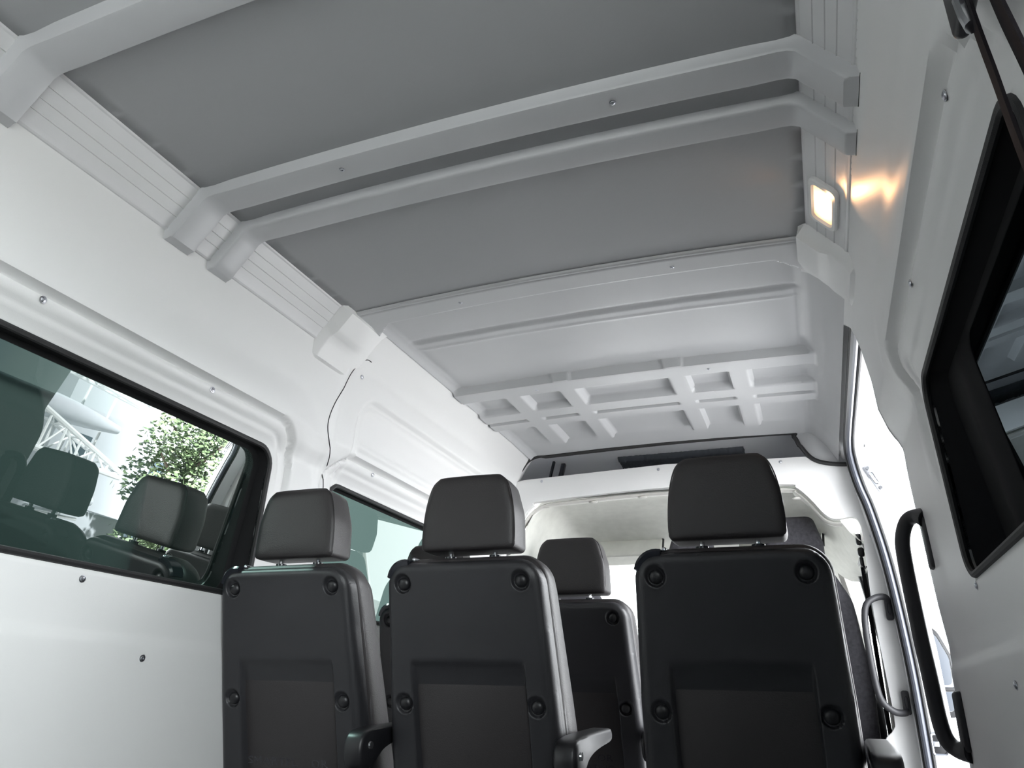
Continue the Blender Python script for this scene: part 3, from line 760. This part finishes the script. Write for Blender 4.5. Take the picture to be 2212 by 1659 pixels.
# ------------------------------------------------------------------ seat belt near the camera (right rear pillar)
s = thing('seat_belt', 'black seat belt webbing hanging from its guide on the right wall', 'seat belt', (.80, .68, 1.5))
inv = Vector((.80, .68, 1.5))
def strap(pts, w, th=.0014, wd=(0, 1, 0)):
    bm = bmesh.new(); P = smoothpts(pts, 6); wd = Vector(wd).normalized(); A = []
    for i, p in enumerate(P):
        d = (P[min(i + 1, len(P) - 1)] - P[max(0, i - 1)]).normalized(); w_ = (wd - d * wd.dot(d)).normalized(); nn = d.cross(w_)
        A.append([bm.verts.new(p + w_ * a * w / 2 + nn * b * th - inv) for a, b in ((-1, -1), (1, -1), (1, 1), (-1, 1))])
    for a, b in zip(A, A[1:]):
        for k in range(4): bm.faces.new((a[k], a[(k + 1) % 4], b[(k + 1) % 4], b[k]))
    bm.faces.new(A[0]); bm.faces.new(A[-1][::-1])
    return bm
link('webbing', strap([(.79, .668, 1.62), (.786, .650, 1.53), (.780, .626, 1.432), (.780, .617, 1.363), (.780, .605, 1.268), (.785, .58, 1.05), (.79, .56, .7)], .030, wd=(.2, 1, .1)), 'webbing', s)
link('webbing', strap([(.785, .600, 1.60), (.782, .585, 1.50), (.780, .566, 1.40), (.780, .545, 1.30), (.785, .52, 1.10), (.79, .50, .7)], .034, wd=(.2, 1, .3)), 'webbing', s)
bm = bmesh.new(); box(bm, Vector((.790, .665, 1.53)) - inv, (.018, .085, .075), .009, 4); link('guide', bm, 'black', s)
bm = bmesh.new(); tube(bm, [Vector(p) - inv for p in [(.782, .655, 1.50), (.779, .640, 1.462), (.779, .632, 1.440)]], .007, 10); tube(bm, [Vector(p) - inv for p in [(.780, .660, 1.515), (.779, .640, 1.497)]], .0045, 10)
k = link('buckle_tongue', bm, 'chrome', s); k['label'] = 'bright chrome tongue'

# ------------------------------------------------------------------ passenger seats
def yrec(z): return .31 * (1.098 - z)
BUT = [(-.1475, 1.098), (.1475, 1.098), (-.162, .839), (.162, .839), (-.165, .60), (.165, .60)]
outl = rpoly([(-.192, 1.147), (.192, 1.147), (.206, .86), (.214, .60), (.200, .42), (-.200, .42), (-.214, .60), (-.206, .86)], [.055, .055, .2, .2, .04, .04, .2, .2], 8)
OL = [(p[0], p[1]) for p in outl]
def shell_h(x, z):
    if abs(x) < .145 and .45 < z < 1.08: d = 1
    else: d = segd(x, z, OL)
    Rr = .024
    h = 0 if d >= Rr else Rr - math.sqrt(max(0, Rr * Rr - (Rr - d) ** 2))
    # sunk panel
    if .5 < z < .95 and abs(x) < .16:
        kx = ss(.140 - x, -.003, .006) if x > 0 else ss(.140 + x, -.002, .010)
        tz = max(0, min(1, (.940 - z) / .105)); kz = (1 - (1 - tz) ** 2) * ss(tz, 0, .22) * ss(z, .52, .56)
        h += .020 * kx * kz
    for bx0, bz0 in BUT:
        r = math.hypot(x - bx0, z - bz0)
        if r < .03:
            h += .009 * (1 - ss(r, .0165, .0225))
            h -= .0008 * gauss(r - .0245, .002)
    return h
def make_shell():
    us = arange(-.205, .205, .0062); vs = arange(.43, 1.14, .0068)
    # finer samples around the caps
    bm = bmesh.new()
    extra_u = []; extra_v = []
    for a, b in BUT:
        extra_u += arange(a - .024, a + .024, .003); 
    us = sorted(set(round(u, 4) for u in us if all(abs(u - a) > .026 for a, b in BUT)) | set(round(u, 4) for u in extra_u))
    us = sorted(set(u for u in us if not .126 < abs(u) < .146) | set(round(q * k, 4) for q in (-1, 1) for k in arange(.126, .146, .002)))
    vs2 = []
    for b in (1.098, .839, .60): vs2 += arange(b - .024, b + .024, .003)
    vs = sorted(set(round(v, 4) for v in vs if all(abs(v - b) > .026 for b in (1.098, .839, .60))) | set(round(v, 4) for v in vs2))
    vs = sorted(set(vs) | set(round(v, 4) for v in arange(.88, .935, .005)) | set(arange(.925, .945, .005)))
    f = lambda x, z: (x, yrec(z) + shell_h(x, z), z)
    cdt([Vector(p) for p in outl], [], us, vs, f, bm, step=.008, margin=.2)
    # side skirt of the shell
    P = densify(OL, .008); A = [bm.verts.new(f(p[0], p[1])) for p in P]
    B = [bm.verts.new(Vector(f(p[0], p[1])) + Vector((p[0] * .02, .030, 0))) for p in P]
    n = len(P)
    for i in range(n): bm.faces.new((A[i], A[(i + 1) % n], B[(i + 1) % n], B[i]))
    bmesh.ops.remove_doubles(bm, verts=bm.verts, dist=.0004)
    return bm
def make_padding():
    """upholstered backrest in front of the shell, as stacked rounded outlines"""
    bm = bmesh.new(); rings = []
    def ol(k, top, side):
        pts = rpoly([(-.193 - side, 1.152 + top), (.193 + side, 1.152 + top), (.208 + side, .86), (.214 + side, .66), (.212 + side, .44), (-.212 - side, .44), (-.214 - side, .66), (-.208 - side, .86)], [.06, .06, .25, .2, .03, .03, .2, .25], 8)
        return pts
    for dy, top, side in ((.016, -.022, -.022), (.022, -.006, -.006), (.030, .0, -.001), (.034, -.003, -.004), (.037, -.003, -.004), (.042, .004, .001), (.060, .008, .004), (.095, .006, .004), (.120, -.004, -.002), (.136, -.022, -.018), (.143, -.05, -.05)):
        rings.append([(p.x, yrec(p.y) + dy + (.03 * ss(1.0 - p.y, 0, .3) if dy > .05 else 0), p.y) for p in ol(0, top, side)])
    loft(bm, rings); return bm
def make_headrest():
    bm = bmesh.new(); rings = []
    def ol(g, tp=0):
        return rpoly([(-.092 - g, 1.354 + g + tp), (.092 + g, 1.354 + g + tp), (.117 + g, 1.27), (.120 + g, 1.177 - g * .6), (-.120 - g, 1.177 - g * .6), (-.117 - g, 1.27)], [.036, .036, .12, .012, .012, .12], 7)
    L_ = ((-.001, -.060), (-.0005, -.020), (0.0012, -.008), (.005, -.001), (.0078, .0004), (.0085, -.0016), (.0095, .0004), (.025, .001), (.055, .001), (.085, -.001), (.102, -.009), (.112, -.024), (.115, -.055))
    for dy, g in L_:
        lean = -.06
        rings.append([(p.x, dy + .022 + (1.26 - p.y) * .02 + (.010 * (1 - (p.x / .12) ** 2) if dy > .08 else 0), p.y - .25 * dy * (p.y < 1.2) * 0 ) for p in ol(g)])
    loft(bm, rings); return bm
def letters(txt, w, x0, z, h, depth):
    cu = bpy.data.curves.new('txt', 'FONT'); cu.body = txt; cu.size = 1; cu.extrude = .03; cu.bevel_depth = .012; cu.bevel_resolution = 1; cu.resolution_u = 3; cu.space_character = 1.08
    o = bpy.data.objects.new('txt', cu); COL.objects.link(o)
    me = bpy.data.meshes.new_from_object(o.evaluated_get(bpy.context.evaluated_depsgraph_get()))
    bpy.data.objects.remove(o)
    xs = [v.co.x for v in me.vertices]; yy = [v.co.y for v in me.vertices]
    a, b, c, d = min(xs), max(xs), min(yy), max(yy)
    for v in me.vertices:
        X = x0 + (v.co.x - a) / (b - a) * w; Z = z + (v.co.y - c) / (d - c) * h
        v.co = Vector((X, yrec(Z) + shell_h(X, Z) - v.co.z * .11, Z))
    return me
def make_logo():
    bm = bmesh.new()
    for tx, w, x0, z, h in (('SMARTFL', .147, -.132, .688, .0185), ('O', .024, .057, .688, .0185), ('R', .019, .086, .688, .0185), ('SEATING', .115, -.010, .660, .0165)):
        bm.from_mesh(letters(tx, w, x0, z, h, 0))
    for cx, cz, r in ((.0385, .7145, .0075), (.036, .697, .0085)):
        P = []
        for k in range(18):
            t = 2 * math.pi * k / 18; X = cx + r * math.cos(t); Z = cz + r * math.sin(t); P.append((X, yrec(Z) + .0195, Z))
        tube(bm, P, .0019, 6, closed=True)
    return bm
def make_arm():
    """flip armrest: round pivot boss and arm reaching forward"""
    bm = bmesh.new(); prof = [(-.036, .730), (-.036, .757), (-.022, .776), (.02, .785), (.10, .791), (.18, .795), (.255, .798), (.272, .793), (.272, .779), (.245, .771), (.175, .763), (.11, .753), (.06, .738), (.03, .716), (.005, .698), (-.024, .705)]
    P = [(p.x, p.y) for p in smoothpts([(a, b, 0) for a, b in prof], 3, closed=True)]
    def ring(x, k):
        cx = sum(p[0] for p in P) / len(P); cz = sum(p[1] for p in P) / len(P)
        return [(x, .050 + cx + (p[0] - cx) * (1 - k * .5), cz + (p[1] - cz) * (1 - k)) for p in P]
    loft(bm, [ring(0, .14), ring(.004, .03), ring(.009, 0), ring(.041, 0), ring(.046, .03), ring(.050, .14)])
    return bm
seat = thing('passenger_seat', 'black leatherette passenger seat at the left, beside the left side window', 'seat', (-.666, 1.6, 0), 0, 'rear row of three black passenger seats')
sh = link('back_shell', make_shell(), 'shell', seat, angle=50); sh['label'] = 'moulded black plastic back shell'
pd = link('backrest', make_padding(), 'leather', seat, angle=60)
hd = link('headrest', make_headrest(), 'leather', seat, angle=60)
bm = bmesh.new(); tube(bm, smoothpts([(-.108, .030, 1.182), (-.119, .0315, 1.195), (-.1155, .0305, 1.27), (-.103, .030, 1.325), (-.086, .030, 1.348), (-.06, .030, 1.3545), (.06, .030, 1.3545), (.086, .030, 1.348), (.103, .030, 1.325), (.1155, .0305, 1.27), (.119, .0315, 1.195), (.108, .030, 1.182)], 5), .0015, 6)
link('piping', bm, 'leather', hd)
for q in (-.055, .06):
    bm = bmesh.new(); tube(bm, [(q, .062, 1.10), (q, .062, 1.21)], .006, 10); link('headrest_post', bm, 'chrome', seat)
    bm = bmesh.new(); tube(bm, [(q, .062, 1.150), (q, .062, 1.166)], .014, 12); link('post_collar', bm, 'gloss', seat)
for bx0, bz0 in BUT[:6]:
    bm = bmesh.new(); prof = [(.0155, .004), (.0150, -.001), (.0125, -.0048), (.009, -.0070), (.005, -.0080), (.0005, -.0084)]
    n_ = Vector((0, -1, -.31)).normalized(); q = Vector((0, 0, 1)); Rb = n_.to_track_quat('Z', 'Y').to_matrix()
    rings = [[Vector((bx0, yrec(bz0) + .008, bz0)) + Rb @ Vector((r_ * math.cos(t), r_ * math.sin(t), -hh)) for t in [2 * math.pi * k / 20 for k in range(20)]] for r_, hh in prof]
    loft(bm, rings, False); link('fixing_cap', bm, 'black', seat)
k = link('embossed_logo', make_logo(), 'emboss', sh, angle=30); k['label'] = 'raised maker lettering'
bm = bmesh.new()                                            # belt outlet on the left shoulder
rings = []
for t in range(9):
    a = math.radians(158 - 72 * t / 8); R0 = .0565 + .003 * math.sin(math.pi * t / 8); cx_, cz_ = -.137, 1.092
    q = lambda r, y: (cx_ + r * math.cos(a), y + .31 * (1.098 - (cz_ + r * math.sin(a))), cz_ + r * math.sin(a))
    rings.append([q(R0 - .012, .006), q(R0 - .002, .004), q(R0 + .004, .010), q(R0 + .0055, .050), q(R0 - .008, .056)])
loft(bm, rings); link('belt_outlet', bm, 'gloss', seat, angle=40)
bm = bmesh.new(); box(bm, (-.128, .030, 1.1545), (.010, .044, .010), .004, 3, Matrix.Rotation(.15, 4, 'Y')); link('belt_guide_highlight', bm, 'steel', seat)  # steel block added as the bright highlight at the outlet's end
arm = link('armrest', make_arm(), 'black', seat, angle=50); arm.location = (.2195, 0, 0)
bm = bmesh.new(); bmesh.ops.create_cone(bm, cap_ends=True, segments=20, radius1=.010, radius2=.008, depth=.006)
bmesh.ops.rotate(bm, cent=(0, 0, 0), matrix=Matrix.Rotation(P2, 4, 'Y'), verts=bm.verts); bmesh.ops.translate(bm, vec=(.0505, .050, .750), verts=bm.verts)
pc = link('pivot_cap', bm, 'chrome', arm)
bm = bmesh.new(); box(bm, (0, .36, .455), (.44, .46, .13), .045, 5); link('seat_cushion', bm, 'leather', seat)
bm = bmesh.new(); box(bm, (0, .34, .375), (.40, .44, .04), .01, 2); link('seat_frame', bm, 'black', seat)
for lx in (-.17, .17):
    for ly in (.16, .50): link('leg', bx((lx, ly, .178), (.04, .045, .356), .008, 2), 'black', seat)
s2 = dup(seat, (-.172, 1.6, 0), 'black leatherette passenger seat in the middle of the rear row, its armrest reaching forward')
s3 = dup(seat, (.423, 1.6, 0), 'black leatherette passenger seat at the right, nearest the side door opening')
seatB = dup(seat, (-.160, 2.385, 0), 'black seat one row further forward, seen between the middle and right rear seats')
seatB['group'] = 'second row of black passenger seats'
seatC = dup(seat, (-.656, 2.385, 0), 'black seat of the second row mostly hidden behind the two left rear seats')
seatC['group'] = 'second row of black passenger seats'

# ------------------------------------------------------------------ cab seats
def cab_seat(loc, label, hz, hw=.115, wide=.24, hx=0):
    s = thing('cab_seat', label, 'seat', loc, 0, 'front cab seats')
    bm = bmesh.new(); rings = []
    for dy, g in ((0, -.05), (.006, -.02), (.018, -.006), (.05, 0), (.085, -.006), (.10, -.025), (.105, -.05)):
        P = rpoly([(-hw * .72 - g, hz + g), (hw * .72 + g, hz + g), (hw + g, hz - .12), (hw + g, hz - .235 - g), (-hw - g, hz - .235 - g), (-hw - g, hz - .12)], [.035, .035, .08, .03, .03, .08], 6)
        rings.append([(p.x + hx, dy - .03, p.y) for p in P])
    loft(bm, rings); link('headrest', bm, 'fabric', s, angle=60)
    bm = bmesh.new(); rings = []
    top = hz - .24
    for dy, g in ((0, -.05), (.01, -.02), (.03, -.005), (.08, 0), (.14, -.006), (.17, -.03), (.18, -.06)):
        P = rpoly([(-wide * .55 - g, top + g), (wide * .55 + g, top + g), (wide * .85 + g, top - .14), (wide + g, top - .45), (wide + g, .5), (-wide - g, .5), (-wide - g, top - .45), (-wide * .85 - g, top - .14)], [.06, .06, .15, .2, .05, .05, .2, .15], 6)
        rings.append([(p.x, dy - .06 + (1.0 - p.y) * .22, p.y) for p in P])
    loft(bm, rings); link('backrest', bm, 'fabric', s, angle=60)
    for q in (-.05, .05):
        bm = bmesh.new(); tube(bm, [(q + hx, .02, top - .03), (q + hx, .02, top + .05)], .006, 8); link('headrest_post', bm, 'chrome', s)
    link('seat_cushion', bx((0, .33, .47), (wide * 1.9, .5, .16), .05, 4), 'fabric', s)
    link('seat_base', bx((0, .30, .195), (wide * 1.6, .44, .39), .02, 2), 'black', s)
    return s
cab_seat((-.52, 3.62, 0), 'dark fabric driver seat, headrest showing above the second row headrest', 1.605, .125, .24)
cab_seat((.06, 3.66, 0), 'dark fabric middle cab seat hidden behind the big right headrest', 1.60, .125, .22)
cab_seat((.52, 3.60, 0), 'dark fabric right cab seat between the rear right seat and the door pillar', 1.655, .125, .245)
# cab belt on the B pillar
s = thing('seat_belt', 'black cab seat belt with its height adjuster on the right pillar', 'seat belt', (.785, 3.56, 1.4)); inv = Vector((.785, 3.56, 1.4))
bm = bmesh.new(); box(bm, (0, 0, .13), (.022, .03, .05), .008, 3); box(bm, (.002, -.008, .075), (.026, .03, .04), .010, 3); box(bm, (0, 0, .02), (.016, .03, .07), .006, 3); link('height_adjuster', bm, 'black', s)
bm = bmesh.new(); tube(bm, [(-.004, -.016, .02), (.006, -.016, .0), (.012, -.014, .015)], .005, 8); link('guide_ring', bm, 'chrome', s)
link('webbing', strap([(.785, 3.55, 1.41), (.787, 3.55, 1.2), (.79, 3.54, .9), (.80, 3.54, .5)], .045, wd=(.4, 1, 0)), 'webbing', s)
bm = bmesh.new(); box(bm, (.045, .03, -.35), (.05, .06, 1.3), .015, 3); link('pillar_rail', bm, 'cabtrim', s)

# ------------------------------------------------------------------ door mirror
s = thing('side_mirror', 'black framed door mirror reflecting sky, outside the side door opening', 'mirror', (1.13, 4.16, 1.04))
def mring(k, y, pts): 
    cx = sum(p[0] for p in pts) / len(pts); cz = sum(p[1] for p in pts) / len(pts)
    return [(cx + (p[0] - cx) * k, y, cz + (p[1] - cz) * k) for p in pts]
housing = [(p.x, p.y) for p in rpoly([(-.115, -.20), (-.02, -.21), (.0, -.14), (.0, .05), (-.045, .17), (-.13, .215), (-.19, .20), (-.19, -.16)], [.05, .03, .05, .12, .08, .03, .04, .04], 6)]
bm = bmesh.new(); loft(bm, [mring(.95, -.055, housing), mring(1, -.05, housing), mring(1.02, 0, housing), mring(.9, .07, housing), mring(.5, .11, housing)])
link('housing', bm, 'white', s)
bm = bmesh.new(); loft(bm, [mring(.99, -.054, housing), mring(.985, -.062, housing), mring(.87, -.064, housing), mring(.87, -.05, housing)], False); link('frame', bm, 'black', s)
main = [(p.x, p.y) for p in rpoly([(-.175, -.075), (-.018, -.070), (-.014, .045), (-.055, .15), (-.13, .195), (-.175, .185)], [.02, .02, .08, .06, .03, .03], 6)]
bm = bmesh.new(); bm.faces.new([bm.verts.new((x, -.060 + .05 * (x + .1), z)) for x, z in main]); mm = link('mirror_glass', bm, 'mirror', s)
lowm = [(p.x, p.y) for p in rpoly([(-.170, -.175), (-.04, -.180), (-.018, -.16), (-.018, -.098), (-.170, -.100)], [.02, .03, .03, .012, .02], 6)]
bm = bmesh.new(); bm.faces.new([bm.verts.new((x, -.060 + .05 * (x + .1), z)) for x, z in lowm]); link('mirror_glass', bm, 'mirror', s)
link('divider', bx((-.095, -.060, -.088), (.17, .012, .018), .004), 'black', s)
link('divider', bx((-.062, -.062, -.138), (.008, .006, .075), .002), 'black', s)
bm = bmesh.new(); box(bm, (-.15, .02, -.16), (.16, .07, .10), .02, 3); link('arm', bm, 'black', s)
bm = bmesh.new(); box(bm, (.012, .02, .03), (.012, .04, .10), .005, 3); link('turn_signal', bm, 'tile', s)

# ------------------------------------------------------------------ outside
bm = bx((0, 0, -.75), (120, 120, .1)); struct('floor_outside', bm, 'concrete', 'pale concrete ground outside')
s = thing('added_dark_van', 'dark green van added outside to keep the left windows dark', 'van', (-3.4, 1.2, -.70))  # van added so the view through the left glass stays dark
bm = bmesh.new(); box(bm, (0, -1.9, 1.55), (1.9, 8.6, 2.5), .15, 4); link('body', bm, 'dkvan', s)
for yy in (-4.6, .2):
    for xx in (-.85, .85):
        bm = bmesh.new(); bmesh.ops.create_cone(bm, cap_ends=True, segments=24, radius1=.36, radius2=.36, depth=.26)
        bmesh.ops.rotate(bm, cent=(0, 0, 0), matrix=Matrix.Rotation(P2, 4, 'Y'), verts=bm.verts); bmesh.ops.translate(bm, vec=(xx, yy, .36), verts=bm.verts); link('wheel', bm, 'rubber', s)
# leafy tree seen mirrored in the left window
def tree(loc, hh, rad, n, label):
    s = thing('tree', label, 'tree', loc)
    bm = bmesh.new(); tube(bm, [(0, 0, 0), (.1, 0, hh * .3), (0, .1, hh * .6), (.1, 0, hh * .85)], lambda t: .22 * (1 - t * .8), 8)
    for k in range(7):
        a = k * 2.4; z = hh * (.35 + .06 * k); tube(bm, [(0, 0, z), (math.cos(a) * rad * .4, math.sin(a) * rad * .4, z + .5), (math.cos(a) * rad * .8, math.sin(a) * rad * .8, z + .9)], lambda t: .07 * (1 - t * .7), 6)
    link('trunk', bm, 'bark', s)
    bm = bmesh.new(); r_ = random.Random(7)
    cl = [(r_.uniform(-1, 1) * rad * .75, r_.uniform(-1, 1) * rad * .75, r_.uniform(.14, .98) * hh) for _ in range(46)]
    for i in range(n):
        c = cl[i % len(cl)]; d = Vector((r_.gauss(0, 1), r_.gauss(0, 1), r_.gauss(0, 1))).normalized() * (.62 * r_.random() ** .4)
        p = Vector(c) + d; a = Vector((r_.gauss(0, 1), r_.gauss(0, 1), r_.gauss(0, 1))).normalized(); b = a.orthogonal().normalized()
        u, w = a * .085, b * .045
        bm.faces.new([bm.verts.new(q) for q in (p - u, p + w, p + u, p - w)])
    link('foliage', bm, 'leaf', s, smooth=False)
tree((12.3, 13.8, -.7), 5.0, 1.15, 9000, 'leafy green tree reflected in the left side window')
# white lattice booms
s = thing('lattice_crane', 'white lattice booms of a folded crane reflected in the left side window', 'crane', (12, 10.2, -.7))
def boom(y0, y1, za, zb, zt, xw):
    """tapering lattice boom: four chords meeting at a tip, laced by rungs and diagonals"""
    bm = bmesh.new(); n = 9; st = []
    for i in range(n + 1):
        t = i / n; w = xw * (1 - t * .92); zl = za + (zt - za) * t; zh = zb + (zt + .10 - zb) * t; y = y0 + (y1 - y0) * t
        st.append([Vector(p) for p in ((-w, y, zl), (w, y, zl), (w, y, zh), (-w, y, zh))])
    for k in range(4): tube(bm, [q[k] for q in st], .055, 8)
    for i in range(n + 1):
        for k in range(4): tube(bm, [st[i][k], st[i][(k + 1) % 4]], .028, 6)
        if i < n:
            for k in range(4): tube(bm, [st[i][k], st[i + 1][(k + 1) % 4]] if i % 2 else [st[i][(k + 1) % 4], st[i + 1][k]], .022, 6)
    return bm
link('boom', boom(-2.6, 1.75, 4.3, 5.6, 3.95, .5), 'white', s)
link('boom', boom(-2.4, 1.55, 2.5, 3.7, 2.40, .45), 'white', s)
bm = bmesh.new()
for y in (-2.0, -.6, .5, 1.2): tube(bm, [(.9, y, 0), (.9, y + .25, 5.6)], .03, 8)
for z in (1.2, 2.0, 5.0): tube(bm, [(.9, -2.3, z), (.9, 1.7, z + .1)], .035, 8)
link('support_frame', bm, 'white', s)
for z, y0, y1 in ((3.35, -2.4, 1.2), (1.75, -2.2, 1.3)):
    bm = bmesh.new(); rings = []
    for i in range(11):
        a = i / 10; w = .10 + .50 * math.sin(math.pi * min(1, a * .85 + .08)); rings.append([(.2 + w * .5 * math.cos(t), y0 + (y1 - y0) * a, z + w * .45 * math.sin(t)) for t in [2 * math.pi * k / 16 for k in range(16)]])
    loft(bm, rings); link('jib_tank', bm, 'render_wall', s)
s = thing('house', 'pale house with a brown roof and dark windows, reflected in the left side window', 'house', (20, 16.2, -.7))
link('walls', bx((0, 0, 2.9), (5, 5.0, 5.8)), 'render_wall', s)
bm = bmesh.new(); A = [bm.verts.new(p) for p in ((-2.8, -2.8, 5.8), (2.8, -2.8, 5.8), (0, -2.8, 7.2), (-2.8, 2.8, 5.8), (2.8, 2.8, 5.8), (0, 2.8, 7.2))]
for f in ((0, 1, 2), (3, 5, 4), (0, 2, 5, 3), (1, 4, 5, 2), (0, 3, 4, 1)): bm.faces.new([A[i] for i in f])
link('roof', bm, 'tile', s, smooth=False)
for yy in (-1.6, 1.2):
    for z in (1.3, 3.0): link('window', bx((-2.51, yy, z), (.06, .5, .8), .01), 'darkpane', s)
s = thing('container', 'pale shipping container standing outside below the lattice crane', 'container', (14.6, 12.4, -.7))
link('body', bx((0, 0, .75), (2.0, 2.6, 1.5), .03), 'render_wall', s)
